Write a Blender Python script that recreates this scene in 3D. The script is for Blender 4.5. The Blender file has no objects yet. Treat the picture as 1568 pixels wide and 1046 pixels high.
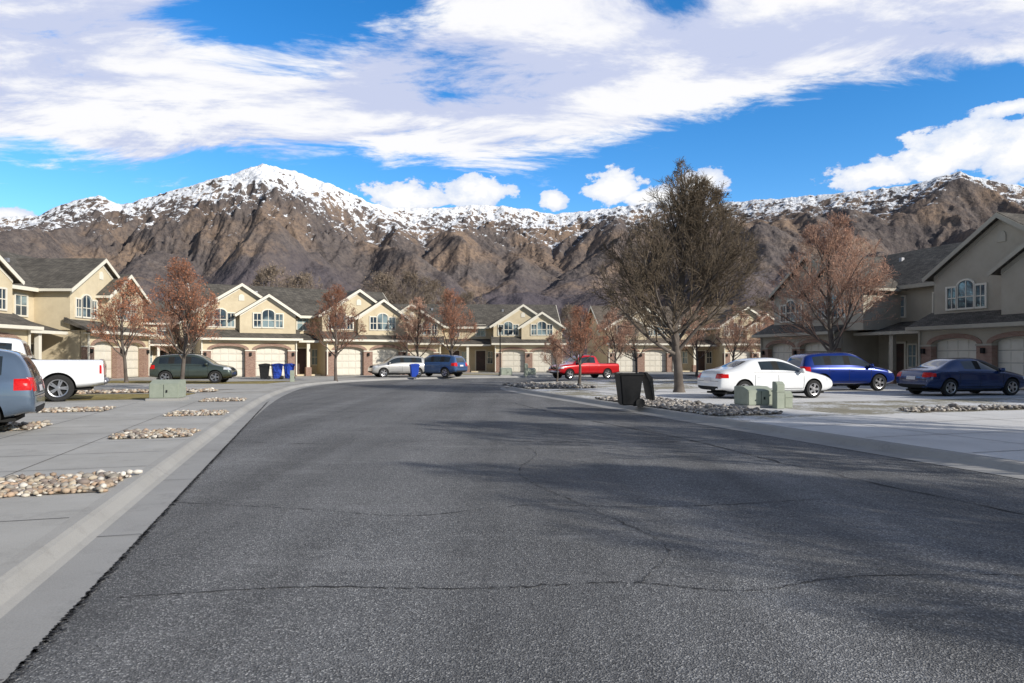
import bpy, bmesh, math, random
import numpy as np
from mathutils import Vector, Matrix
from mathutils.bvhtree import BVHTree
R=math.radians
sc=bpy.context.scene
random.seed(5)

# ------------------------------------------------------------------ nodes
class NT:
    def __init__(s,nt): s.nt=nt; s.L=nt.links
    def n(s,t,**k):
        nd=s.nt.nodes.new(t)
        for a,b in k.items(): setattr(nd,a,b)
        return nd
    def lk(s,a,b): s.L.new(a,b)
    def setin(s,sock,v):
        if isinstance(v,bpy.types.NodeSocket): s.lk(v,sock)
        elif v is not None: sock.default_value=v
    def math(s,op,a,b=None,c=None,clamp=False):
        m=s.n('ShaderNodeMath',operation=op); m.use_clamp=clamp
        s.setin(m.inputs[0],a)
        if b is not None: s.setin(m.inputs[1],b)
        if c is not None: s.setin(m.inputs[2],c)
        return m.outputs[0]
    def mr(s,v,a,b,c=0.,d=1.,smooth=False):
        m=s.n('ShaderNodeMapRange'); m.clamp=True
        if smooth: m.interpolation_type='SMOOTHSTEP'
        s.setin(m.inputs[0],v)
        for i,x in enumerate((a,b,c,d)): s.setin(m.inputs[i+1],x)
        return m.outputs[0]
    def mix(s,f,a,b,bt='MIX'):
        m=s.n('ShaderNodeMix',data_type='RGBA',blend_type=bt)
        s.setin(m.inputs[0],f)
        for i,x in ((6,a),(7,b)):
            if isinstance(x,tuple) and len(x)==3: x=x+(1,)
            s.setin(m.inputs[i],x)
        return m.outputs[2]
    def noise(s,vec,scale,detail=4,rough=.55,dist=0.):
        m=s.n('ShaderNodeTexNoise')
        if vec is not None: s.lk(vec,m.inputs['Vector'])
        m.inputs['Scale'].default_value=scale; m.inputs['Detail'].default_value=detail
        m.inputs['Roughness'].default_value=rough; m.inputs['Distortion'].default_value=dist
        return m.outputs['Fac']
    def comb(s,x,y,z):
        m=s.n('ShaderNodeCombineXYZ')
        for i,v in enumerate((x,y,z)): s.setin(m.inputs[i],v)
        return m.outputs[0]
    def mapping(s,vec,scale=(1,1,1),loc=(0,0,0)):
        m=s.n('ShaderNodeMapping'); s.lk(vec,m.inputs[0])
        m.inputs['Scale'].default_value=scale; m.inputs['Location'].default_value=loc
        return m.outputs[0]

def newmat(name,rough=.8,metal=0.,spec=.5):
    m=bpy.data.materials.new(name); m.use_nodes=True
    t=NT(m.node_tree); b=m.node_tree.nodes['Principled BSDF']
    b.inputs['Roughness'].default_value=rough; b.inputs['Metallic'].default_value=metal
    b.inputs['Specular IOR Level'].default_value=spec
    tc=t.n('ShaderNodeTexCoord')
    return m,t,b,tc
def bump(t,b,h,strength=.3,dist=.02):
    bp=t.n('ShaderNodeBump'); bp.inputs['Strength'].default_value=strength; bp.inputs['Distance'].default_value=dist
    t.lk(h,bp.inputs['Height']); t.lk(bp.outputs[0],b.inputs['Normal'])
def mnoise(name,c1,c2,scale=3.,rough=.8,bs=0.,bsc=30.,metal=0.,detail=4,spec=.4,bd=.02):
    m,t,b,tc=newmat(name,rough,metal,spec)
    f=t.mr(t.noise(tc.outputs['Object'],scale,detail,.65),.3,.7)
    t.lk(t.mix(f,c1,c2),b.inputs['Base Color'])
    if bs: bump(t,b,t.noise(tc.outputs['Object'],bsc,2),bs,bd)
    return m

M={}
def k(c,f): return tuple(x*f for x in c)
M['stucco']=mnoise('stucco',(.53,.445,.305),(.64,.55,.385),1.2,.9,.25,60)
M['stucco_gray']=mnoise('stucco_gray',(.38,.34,.27),(.45,.41,.335),1.2,.9,.25,60)
M['trim']=mnoise('trim',(.68,.64,.54),(.74,.70,.60),4,.6)
M['trim_dark']=mnoise('trim_dark',(.36,.33,.27),(.42,.39,.32),4,.6)
M['door_panel']=mnoise('garage_panel',(.62,.58,.49),(.70,.66,.57),2,.55)
M['entry']=mnoise('entry_door',(.05,.035,.03),(.09,.05,.04),4,.5)
M['metal']=mnoise('metal_gray',(.25,.26,.28),(.36,.36,.38),8,.5,metal=.4)
M['rubber']=mnoise('rubber',(.015,.015,.015),(.03,.03,.03),20,.85)
M['black_plastic']=mnoise('black_plastic',(.005,.005,.006),(.011,.011,.012),10,.5,.1,40)
M['blue_plastic']=mnoise('blue_plastic',(.01,.05,.36),(.02,.07,.44),10,.45)
M['box_green']=mnoise('utility_green',(.26,.295,.235),(.32,.35,.285),5,.6)
M['rim']=mnoise('alloy',(.45,.45,.47),(.55,.55,.57),6,.3,metal=.9)
M['dark']=mnoise('dark_under',(.01,.01,.01),(.02,.02,.02),6,.9)
M['tail']=mnoise('tail_lamp',(.45,.006,.006),(.62,.012,.01),30,.15)
M['lamp']=mnoise('head_lamp',(.45,.47,.5),(.7,.72,.75),30,.1)
M['plate']=mnoise('plate',(.55,.55,.6),(.75,.7,.68),60,.4)
M['soil']=mnoise('gravel_bed',(.13,.10,.075),(.24,.2,.155),6,.95,.5,40)
m,t,b,tc=newmat('frosted_lawn',.95,0,.2); o=tc.outputs['Object']
fr=t.math('ADD',t.noise(o,.45,6,.7),t.math('MULTIPLY',t.math('SUBTRACT',t.noise(o,9,5,.75),.5),.6))
t.lk(t.mix(t.mr(fr,.46,.60,.12,1.),t.mix(t.noise(o,5,4),(.17,.15,.09),(.32,.29,.20)),(.70,.71,.73)),b.inputs['Base Color']); bump(t,b,t.noise(o,45,3),.8,.05); M['lawn_frost']=m
M['lawn_dry']=mnoise('dry_lawn',(.17,.14,.04),(.38,.30,.11),2.5,.95,.8,60,detail=8,bd=.05)
M['lot']=mnoise('lot_ground',(.24,.22,.185),(.48,.47,.445),.7,.95,.6,20,detail=9,bd=.04)
M['ground']=mnoise('far_ground',(.10,.085,.065),(.17,.145,.11),.02,.95,detail=6)

def paint(name,c,metal=.3,rough=.3):
    m=mnoise(name,c,k(c,1.15),2,rough,metal=metal)
    b=m.node_tree.nodes['Principled BSDF']; b.inputs['Coat Weight'].default_value=1; b.inputs['Coat Roughness'].default_value=.04
    return m
m,t,b,tc=newmat('car_glass',.04,0,.9)
t.lk(t.mix(t.noise(tc.outputs['Object'],1.5,2),(.008,.011,.014),(.035,.045,.05)),b.inputs['Base Color']); M['carglass']=m
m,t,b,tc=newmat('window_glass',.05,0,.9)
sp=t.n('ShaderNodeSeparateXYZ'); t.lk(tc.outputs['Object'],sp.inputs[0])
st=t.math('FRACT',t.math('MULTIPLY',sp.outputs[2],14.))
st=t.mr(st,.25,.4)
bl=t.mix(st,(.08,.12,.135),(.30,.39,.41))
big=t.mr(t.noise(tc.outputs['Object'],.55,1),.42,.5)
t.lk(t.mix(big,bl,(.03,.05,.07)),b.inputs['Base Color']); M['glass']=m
def shingle(name,c1,c2):
    m,t,b,tc=newmat(name,.9,0,.2)
    sp=t.n('ShaderNodeSeparateXYZ'); t.lk(tc.outputs['Object'],sp.inputs[0])
    v=t.comb(t.math('ADD',sp.outputs[0],sp.outputs[1]),t.math('MULTIPLY',sp.outputs[2],1.6),0.)
    br=t.n('ShaderNodeTexBrick'); t.lk(v,br.inputs['Vector']); br.inputs['Scale'].default_value=4
    br.inputs['Mortar Size'].default_value=.03; br.inputs['Brick Width'].default_value=.9; br.inputs['Row Height'].default_value=.5
    br.inputs['Color1'].default_value=(*c1,1); br.inputs['Color2'].default_value=(*c2,1); br.inputs['Mortar'].default_value=(*k(c1,.45),1)
    f=t.mr(t.noise(tc.outputs['Object'],1.2,4,.7),.3,.7,.7,1.3)
    t.lk(t.mix(1.,br.outputs[0],t.comb(f,f,f),'MULTIPLY'),b.inputs['Base Color'])
    bump(t,b,br.outputs['Fac'],.4,.02)
    return m
M['shingle']=shingle('shingle_gray',(.085,.078,.068),(.145,.13,.11))
M['shingle_b']=shingle('shingle_brown',(.12,.10,.08),(.19,.155,.125))
m,t,b,tc=newmat('brick',.9,0,.2)
sp=t.n('ShaderNodeSeparateXYZ'); t.lk(tc.outputs['Object'],sp.inputs[0])
v=t.comb(t.math('ADD',sp.outputs[0],sp.outputs[1]),sp.outputs[2],0.)
br=t.n('ShaderNodeTexBrick'); t.lk(v,br.inputs['Vector']); br.inputs['Scale'].default_value=4.2
br.inputs['Mortar Size'].default_value=.03
br.inputs['Color1'].default_value=(.21,.10,.07,1); br.inputs['Color2'].default_value=(.32,.19,.14,1); br.inputs['Mortar'].default_value=(.33,.29,.25,1)
t.lk(br.outputs[0],b.inputs['Base Color']); M['brick']=m
# asphalt
m,t,b,tc=newmat('asphalt',.85,0,.35)
o=tc.outputs['Object']
f1=t.mr(t.noise(o,.35,5,.6),.3,.7)
c=t.mix(f1,(.100,.102,.106),(.170,.171,.174))
vo=t.n('ShaderNodeTexVoronoi'); t.lk(o,vo.inputs['Vector']); vo.inputs['Scale'].default_value=95
sepc=t.n('ShaderNodeSeparateColor'); t.lk(vo.outputs['Color'],sepc.inputs[0])
spk=t.mr(sepc.outputs[0],.66,1.,0.,.9)
c=t.mix(spk,c,(.38,.38,.375))
dk=t.mr(sepc.outputs[1],.6,1.,0.,.8)
c=t.mix(dk,c,(.032,.033,.036))
rot=t.n('ShaderNodeMapping'); t.lk(o,rot.inputs[0]); rot.vector_type='POINT'
rot.inputs['Rotation'].default_value=(0,0,R(-16.56)); rot.inputs['Scale'].default_value=(1.,.05,1)
w=t.mr(t.noise(rot.outputs[0],.8,3,.6),.35,.7,.76,1.24)
c=t.mix(1.,c,t.comb(w,w,w),'MULTIPLY')
stn=t.mr(t.noise(t.mapping(o,(.5,1.6,1)),.8,7,.8),.55,.74,0.,.5)
c=t.mix(stn,c,(.34,.34,.34))
drk=t.mr(t.noise(t.mapping(o,(.7,.4,1),(7,3,0)),.7,6,.75),.58,.72,0.,.45)
c=t.mix(drk,c,(.06,.061,.064))
t.lk(c,b.inputs['Base Color'])
bump(t,b,vo.outputs['Distance'],.8,.012); M['asphalt']=m
M['crack']=mnoise('tar_crack',(.022,.022,.024),(.05,.05,.052),6,.9)
def concrete(name,c1,c2):
    m,t,b,tc=newmat(name,.85,0,.3); o=tc.outputs['Object']
    c=t.mix(t.mr(t.noise(o,.45,6,.65),.3,.7),c1,c2)
    st=t.mr(t.noise(o,2.2,6,.78),.53,.75,0,.5); c=t.mix(st,c,k(c1,.55))
    c=t.mix(t.mr(t.noise(o,90,1),.35,.7,0,.3),c,k(c2,1.15))
    t.lk(c,b.inputs['Base Color']); bump(t,b,t.noise(o,60,2),.25,.01); return m
M['concrete']=concrete('concrete',(.30,.29,.268),(.45,.44,.415))
M['concrete_r']=concrete('concrete_bright',(.48,.475,.465),(.66,.655,.645))
M['kerb']=concrete('kerb_concrete',(.27,.262,.245),(.37,.362,.345))
M['gutter']=concrete('gutter_concrete',(.24,.236,.228),(.34,.336,.325))
M['joint']=mnoise('joint',(.07,.068,.065),(.13,.125,.12),5,.9)
m,t,b,tc=newmat('river_rock',.7,0,.4)
at=t.n('ShaderNodeAttribute'); at.attribute_name='Col'
t.lk(t.mix(t.mr(t.noise(tc.outputs['Object'],20,3),.3,.7,0,.35),at.outputs[0],(.2,.17,.14)),b.inputs['Base Color']); M['rock']=m
def bark(name,c1,c2): return mnoise(name,c1,c2,2.,.9,0)
M['bark_gray']=bark('bark_gray',(.10,.075,.050),(.20,.155,.11))
M['bark_light']=bark('bark_light',(.17,.135,.105),(.30,.24,.19))
M['bark_red']=bark('bark_red',(.20,.105,.072),(.36,.205,.145))
M['bark_pink']=bark('bark_pink',(.31,.18,.13),(.48,.31,.23))
M['bark_trunk']=bark('bark_trunk',(.08,.065,.055),(.16,.135,.115))
M['bud_red']=mnoise('dry_leaf_red',(.32,.115,.052),(.50,.22,.12),3,.8)
M['bud_pink']=mnoise('dry_leaf_pink',(.42,.215,.14),(.60,.35,.24),3,.8)
M['bud_brown']=mnoise('dry_leaf_brown',(.11,.08,.042),(.20,.15,.09),3,.8)
M['bud_tan']=mnoise('dry_leaf_tan',(.20,.145,.10),(.32,.25,.18),3,.8)

# ------------------------------------------------------------------ mesh accumulators
def empty(name,loc=(0,0,0),rz=0.,scale=1.):
    e=bpy.data.objects.new(name,None); sc.collection.objects.link(e)
    e.location=loc; e.rotation_euler=(0,0,rz); e.scale=(scale,)*3 if not isinstance(scale,tuple) else scale
    e.empty_display_size=.3
    return e
def obj(name,me,parent=None,mat=None):
    o=bpy.data.objects.new(name,me); sc.collection.objects.link(o)
    if parent: o.parent=parent
    if mat and not me.materials: me.materials.append(mat)
    return o
class Acc:
    def __init__(s): s.v=[]; s.f=[]
    def add(s,vs,fs):
        n=len(s.v); s.v+= [tuple(x) for x in vs]; s.f+=[tuple(i+n for i in f) for f in fs]
    def box(s,x0,x1,y0,y1,z0,z1):
        s.add([(x0,y0,z0),(x1,y0,z0),(x1,y1,z0),(x0,y1,z0),(x0,y0,z1),(x1,y0,z1),(x1,y1,z1),(x0,y1,z1)],
              [(3,2,1,0),(4,5,6,7),(0,1,5,4),(1,2,6,5),(2,3,7,6),(3,0,4,7)])
    def prismy(s,pts,y0,y1):
        n=len(pts)
        s.add([(p[0],y0,p[1]) for p in pts]+[(p[0],y1,p[1]) for p in pts],
              [tuple(range(n)),tuple(range(2*n-1,n-1,-1))]+[(i,i+n,(i+1)%n+n,(i+1)%n) for i in range(n)])
    def prismx(s,pts,x0,x1):
        n=len(pts)
        s.add([(x0,p[0],p[1]) for p in pts]+[(x1,p[0],p[1]) for p in pts],
              [tuple(range(n)),tuple(range(2*n-1,n-1,-1))]+[(i,i+n,(i+1)%n+n,(i+1)%n) for i in range(n)])
    def ring(s,po,pi,y0,y1,closed=True):
        n=len(po); m=n if closed else n-1
        vs=[(p[0],y0,p[1]) for p in po]+[(p[0],y0,p[1]) for p in pi]+[(p[0],y1,p[1]) for p in po]+[(p[0],y1,p[1]) for p in pi]
        fs=[]
        for i in range(m):
            j=(i+1)%n
            fs+=[(i,j,n+j,n+i),(i,2*n+i,2*n+j,j),(n+i,n+j,3*n+j,3*n+i)]
        s.add(vs,fs)
    def obj(s,name,mat,parent=None,bev=0,smooth=False):
        if not s.v: return None
        me=bpy.data.meshes.new(name); me.from_pydata(s.v,[],s.f); 
        bm=bmesh.new(); bm.from_mesh(me); bmesh.ops.recalc_face_normals(bm,faces=bm.faces)
        if bev: bmesh.ops.bevel(bm,geom=bm.edges[:],offset=bev,segments=2,affect='EDGES',clamp_overlap=True)
        bm.to_mesh(me); bm.free()
        if smooth:
            for p in me.polygons: p.use_smooth=True
        me.materials.append(mat)
        return obj(name,me,parent)

# ------------------------------------------------------------------ street frame
E=Vector((-.285,.9585)); Rr=Vector((.9585,.285)); L0=Vector((-2.5,3.36))
def S(s,p): v=L0+E*s+Rr*p; return (v.x,v.y)
def catmull(P,n=8):
    P=[Vector(p) for p in P]; out=[]
    for i in range(len(P)-1):
        a=P[max(i-1,0)];b_=P[i];c_=P[i+1];d=P[min(i+2,len(P)-1)]
        for j in range(n):
            u=j/n
            out.append(.5*((2*b_)+(c_-a)*u+(2*a-5*b_+4*c_-d)*u*u+(3*b_-a-3*c_+d)*u**3))
    out.append(P[-1]); return out
K1=catmull([S(-60,0),S(-20,0),S(0,0),S(10,0),S(20,.15),S(27,.5),(-10.9,36),(-10.9,41),(-9.3,46),(-6,50),(0,53.2),(8,56),(30,62.5),(80,77),(200,112)])
K2=catmull([S(-60,10.4),S(-20,10.4),S(0,10.4),S(10,10.4),S(20,10.4),S(26,10.4),(-.6,35.5),(.2,39.2),(3,43),(8,46.5),(16,50.3),(30,54.5),(80,69),(200,104)])
def offs(path,o):
    res=[]
    for i,p in enumerate(path):
        a=path[max(i-1,0)]; b_=path[min(i+1,len(path)-1)]; d=(b_-a).normalized()
        res.append(p+Vector((-d.y,d.x))*o)
    return res
def sweep(name,path,prof,mats,sign):
    vs=[];fs=[];mi=[]
    cols=[offs(path,sign*o) for o,z in prof]; n=len(path)
    for (o,z),c in zip(prof,cols): vs+=[(p.x,p.y,z) for p in c]
    for j in range(len(prof)-1):
        for i in range(n-1):
            q=(j*n+i,j*n+i+1,(j+1)*n+i+1,(j+1)*n+i); fs.append(q if sign<0 else q[::-1]); mi.append(mats[j][0])
    me=bpy.data.meshes.new(name); me.from_pydata(vs,[],fs)
    for p,m_ in zip(me.polygons,mi): p.material_index=m_
    return me
prof=[(-.0,.006),(.36,.012),(.42,.035),(.50,.11),(.54,.132),(.64,.141),(.64,.10)]
mm=[(0,),(1,),(1,),(1,),(1,),(1,)]
for nm,K,sg in (('kerb_and_gutter',K1,1),('kerb_and_gutter',K2,-1)):
    me=sweep(nm,K,prof,mm,sg); me.materials.append(M['gutter']); me.materials.append(M['kerb'])
    bm=bmesh.new(); bm.from_mesh(me); bmesh.ops.recalc_face_normals(bm,faces=bm.faces)
    if sum(f.normal.z for f in bm.faces)<0: bmesh.ops.reverse_faces(bm,faces=bm.faces)
    bm.to_mesh(me); bm.free(); obj(nm,me)
def sheet(name,pts,z,mat,parent=None):
    me=bpy.data.meshes.new(name); bm=bmesh.new()
    f=bm.faces.new([bm.verts.new((p[0],p[1],z)) for p in pts]); f.normal_update()
    if f.normal.z<0: f.normal_flip()
    bmesh.ops.triangulate(bm,faces=bm.faces[:]); bm.to_mesh(me); bm.free(); me.materials.append(mat)
    return obj(name,me,parent)
sheet('ground',[(-9000,-400),(9000,-400),(9000,9000),(-9000,9000)],-.08,M['ground'])
sheet('road',[(-60,-60),(90,-60),(230,60),(230,130),(-60,90)],0.,M['asphalt'])
o1=offs(K1,.62); o2=offs(K2,-.62)
sheet('lot_ground',[(p.x,p.y) for p in o1]+[(200,300),(-200,300),(-200,-60)],.13,M['lot'])
sheet('lot_ground',[(p.x,p.y) for p in o2]+[(200,-60)],.13,M['lawn_frost'])
left=[p for p in o1 if p.y<29]
pv=empty('pavement')
sheet('left_pavement',[(p.x,p.y) for p in left]+[S(26,-7),S(21,-7),S(21,-26),S(-12,-26),S(-58,-6)],.134,M['concrete'],pv)
sheet('left_sidewalk_far',[ (p.x,p.y) for p in offs(K1,.86) if 28.5<p.y<57 and p.x<12]+[(p.x,p.y) for p in offs(K1,2.6)[::-1] if 28.5<p.y<57 and p.x<12],.1375,M['concrete'],pv)
sheet('dry_lawn',[S(22.6,-3.2),S(26.6,-3.0),S(27.,-11),S(22.6,-12)],.1415,M['lawn_dry'])
sheet('dry_lawn',[(-6,58),(6,60.5),(6,63),(-6,61)],.1345,M['lawn_dry'])
sheet('dry_lawn',[(-25.5,39.6),(-12.4,37.2),(-12.6,42.5),(-25.5,43.2)],.1345,M['lawn_dry'])
sheet('dry_lawn',[S(18.4,-7.8),S(20.6,-7.8),S(20.6,-20),S(18.4,-20)],.1425,M['lawn_dry'])
sheet('right_driveway_a',[S(1,11.1),S(9.6,11.1),S(10.2,13),S(10.4,33),S(1,33)],.134,M['concrete_r'],pv)
sheet('right_driveway_b',[S(14.8,12.9),S(18.3,12.9),S(24.5,17),S(24.5,33),S(14.8,33)],.134,M['concrete_r'],pv)
sheet('right_driveway_c',[S(-20,11.1),S(-2,11.1),S(-2,33),S(-20,33)],.134,M['concrete_r'],pv)
sheet('right_sidewalk',[S(10.6,13.2),S(26,13.2),S(26,14.6),S(10.6,14.6)],.1375,M['concrete_r'],pv)
J=Acc()
def ribbon(acc,pts,w,z):
    for i in range(len(pts)-1):
        a=Vector(pts[i][:2]); b_=Vector(pts[i+1][:2]); d=(b_-a)
        if d.length<1e-5: continue
        d.normalize(); n=Vector((-d.y,d.x))*w/2
        wa=pts[i][2] if len(pts[i])>2 else 1; wb=pts[i+1][2] if len(pts[i+1])>2 else 1
        acc.add([(a.x-n.x*wa,a.y-n.y*wa,z),(b_.x-n.x*wb,b_.y-n.y*wb,z),(b_.x+n.x*wb,b_.y+n.y*wb,z),(a.x+n.x*wa,a.y+n.y*wa,z)],[(0,1,2,3)])
s=-3.
while s<21:
    ribbon(J,[S(s,-.66),S(s,-14)],.014,.1385); s+=1.55
for p in (-2.15,-3.9,-7.6,-10.8): ribbon(J,[S(-6,p),S(20.8,p)],.014,.1395)
s=2.
while s<24.5:
    if s<10 or s>15: ribbon(J,[S(s,13 if s>10 else 11.2),S(s,32)],.02,.1405)
    s+=2.1
for p in (13,17,21,25): ribbon(J,[S(1,p),S(10,p)],.02,.1415); ribbon(J,[S(15,p+.2),S(24,p+.2)],.02,.1415)
J.obj('pavement_joints',M['joint'],pv)
GJ=Acc()
for i in range(-2,14): 
    a=S(i*2.9,-.0); b_=S(i*2.9,-.36); ribbon(GJ,[a,b_],.012,.0165)
GJ.obj('gutter_joints',M['joint'],pv)
CR=Acc(); rc=random.Random(11)
def crack(pts,w=.02,j=.06,acc=CR,z=.0045):
    P=catmull(pts,22); out=[]
    for q in P: out.append((q.x+rc.gauss(0,j),q.y+rc.gauss(0,j*.6),max(.08,rc.gauss(.7,.5))))
    ribbon(acc,out,w,z)
crack([(-2.6,4.55),(-1.5,4.75),(-.3,4.72),(.8,4.85),(1.6,4.68),(2.6,5.0),(4.2,5.0)],.014,.012)
crack([(-4,7.6),(-2.2,7.2),(-1,6.9),(.2,7.4),(1.6,7.3),(3.5,7.7)],.014,.012,z=.0052)
crack([S(-2,8.6),S(4,8.3),S(8,8.5),S(14,8.2),S(20,8.4)],.034,.02,z=.0063)
crack([(-5.6,13),(-3,12.6),(-1,13.2),(2,12.8),(5,13.4)],.022,.03,z=.0068)
crack([(-8,22),(-4,21.4),(0,22),(2.6,21.6)],.03,.04,z=.0072)
crack([(-9,28),(-5,27),(-1,28)],.03,.05,z=.0076)
crack([(.9,4.85),(1.3,5.8),(.8,7.3),(.1,9.4),(.4,11.6),(-.4,13)],.011,.014,z=.0080)
CR.obj('road_cracks',M['crack'],None)
DB=Acc(); 
for i in range(5200):
    s_=rc.uniform(-3,30)**1.0; p_=abs(rc.gauss(0,.022))+.0; x,y=S(s_,p_)
    q=rc.uniform(.005,.018); a=rc.uniform(0,3)
    DB.add([(x+q*math.cos(a+u),y+q*math.sin(a+u),.0095) for u in (0,1.7,3.3,4.8)],[(0,1,2,3)])
DB.obj('gutter_debris',M['crack'])

# ------------------------------------------------------------------ rocks
def rocks(name,poly_s,n,size=(.022,.055),pal=None,z=.14,bed=True):
    pal=pal or [(.48,.41,.31),(.60,.54,.45),(.40,.30,.21),(.32,.29,.25),(.68,.64,.57),(.44,.31,.21),(.25,.2,.17)]
    s0,s1,p0,p1=poly_s
    par=empty(name,(0,0,0))
    if bed:
        sheet('bed',[S(s0,p0),S(s1,p0),S(s1,p1),S(s0,p1)],.1425,M['soil'],par)
    bm=bmesh.new(); bmesh.ops.create_icosphere(bm,subdivisions=1,radius=1); bv=[v.co.copy() for v in bm.verts]; bf=[tuple(v.index for v in f.verts) for f in bm.faces]; bm.free()
    vs=[];fs=[];cols=[]
    for i in range(n):
        r=rc.uniform(*size)*(1.4 if rc.random()<.06 else 1); sx,sy,sz=rc.uniform(.8,1.5),rc.uniform(.7,1.1),rc.uniform(.45,.8); a=rc.uniform(0,6.28); ca,sa=math.cos(a),math.sin(a)
        x,y=S(rc.uniform(s0,s1)+rc.gauss(0,.05),rc.uniform(p0,p1)+rc.gauss(0,.04)); zc=z+r*sz*rc.uniform(.3,1.6); c=k(rc.choice(pal),rc.uniform(.75,1.2)); b0=len(vs)
        for v in bv:
            jx=1+rc.uniform(-.13,.13); X,Y,Z=v.x*r*sx*jx,v.y*r*sy*jx,v.z*r*sz*jx
            vs.append((x+X*ca-Y*sa,y+X*sa+Y*ca,zc+Z)); cols+=[*c,1]
        fs+=[tuple(q+b0 for q in f) for f in bf]
    me=bpy.data.meshes.new(name); me.from_pydata(vs,[],fs)
    ca_=me.color_attributes.new('Col','FLOAT_COLOR','POINT'); ca_.data.foreach_set('color',cols)
    me.polygons.foreach_set('use_smooth',[True]*len(me.polygons)); me.materials.append(M['rock']); obj('rocks',me,par)
for i,s_ in enumerate((4.45,9.8,14.8,20.6)):
    rocks('river_rock_bed',(s_,s_+1.15,-1.98,-.70),700,(.018,.048))
for i,s_ in enumerate((6.9,12.0,17.0)):
    rocks('river_rock_bed',(s_,s_+1.2,-6.4,-3.95),900)
gp=[(.42,.38,.33),(.30,.28,.26),(.50,.48,.45),(.2,.18,.17),(.14,.13,.12)]
rocks('rock_bed',(11.0,18.3,11.15,13.1),3000,(.025,.07),gp)
rocks('rock_bed',(10.5,11.1,17,30),800,(.03,.08),gp)
rocks('rock_bed',(26.2,31,11.3,14.6),1000,(.04,.09),gp)
rocks('rock_bed',(27.4,28.8,-12,-2.4),700,(.04,.09))

# ------------------------------------------------------------------ houses
def arch(c,w,zs,rise,n=10):
    return [(c+w/2*math.cos(a),zs+rise*math.sin(a)) for a in np.linspace(0,math.pi,n)]
def window(A,c,z0,w,h,y,ar=0,grid=True):
    if ar: outer=[(c-w/2-.09,z0-.09),(c+w/2+.09,z0-.09)]+arch(c,w+.18,z0+h,ar+.09); inner=[(c-w/2,z0),(c+w/2,z0)]+arch(c,w,z0+h,ar)
    else:
        outer=[(c-w/2-.09,z0-.09),(c+w/2+.09,z0-.09),(c+w/2+.09,z0+h+.09),(c-w/2-.09,z0+h+.09)]
        inner=[(c-w/2,z0),(c+w/2,z0),(c+w/2,z0+h),(c-w/2,z0+h)]
    A['frame'].ring(outer,inner,y-.07,y+.02)
    A['glass'].prismy(inner,y-.02,y+.01)
    if grid:
        A['frame'].box(c-.02,c+.02,y-.045,y-.019,z0,z0+h+ar*.95)
        A['frame'].box(c-w/2,c+w/2,y-.047,y-.018,z0+h*.5-.025,z0+h*.5+.025)
def gable(A,c,half,v0,v1,z0,ze,pitch,oh=.35,th=.16):
    pk=ze+half*pitch
    A['wall'].prismy([(c-half,z0),(c+half,z0),(c+half,ze),(c,pk),(c-half,ze)],v0,v1)
    for sg in (-1,1):
        e=(c+sg*(half+oh),ze-oh*pitch+.03); p=(c,pk+.03)
        A['roof'].prismy([e,p,(p[0],p[1]+th),(e[0],e[1]+th)],v0-.32,v1)
        A['trim'].prismy([(e[0],e[1]-.1),(p[0],p[1]-.1),(p[0],p[1]+th-.03),(e[0],e[1]+th-.03)],v0-.36,v0-.322)
        A['trim'].prismy([(c+sg*half,ze-.22),(c,pk-.22),(c,pk-.03),(c+sg*half,ze-.03)],v0-.03,v0-.001)
        xx=sorted((e[0],e[0]+sg*.05)); A['trim'].box(xx[0],xx[1],v0-.36,v1,e[1]-.02,e[1]+.13)
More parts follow.
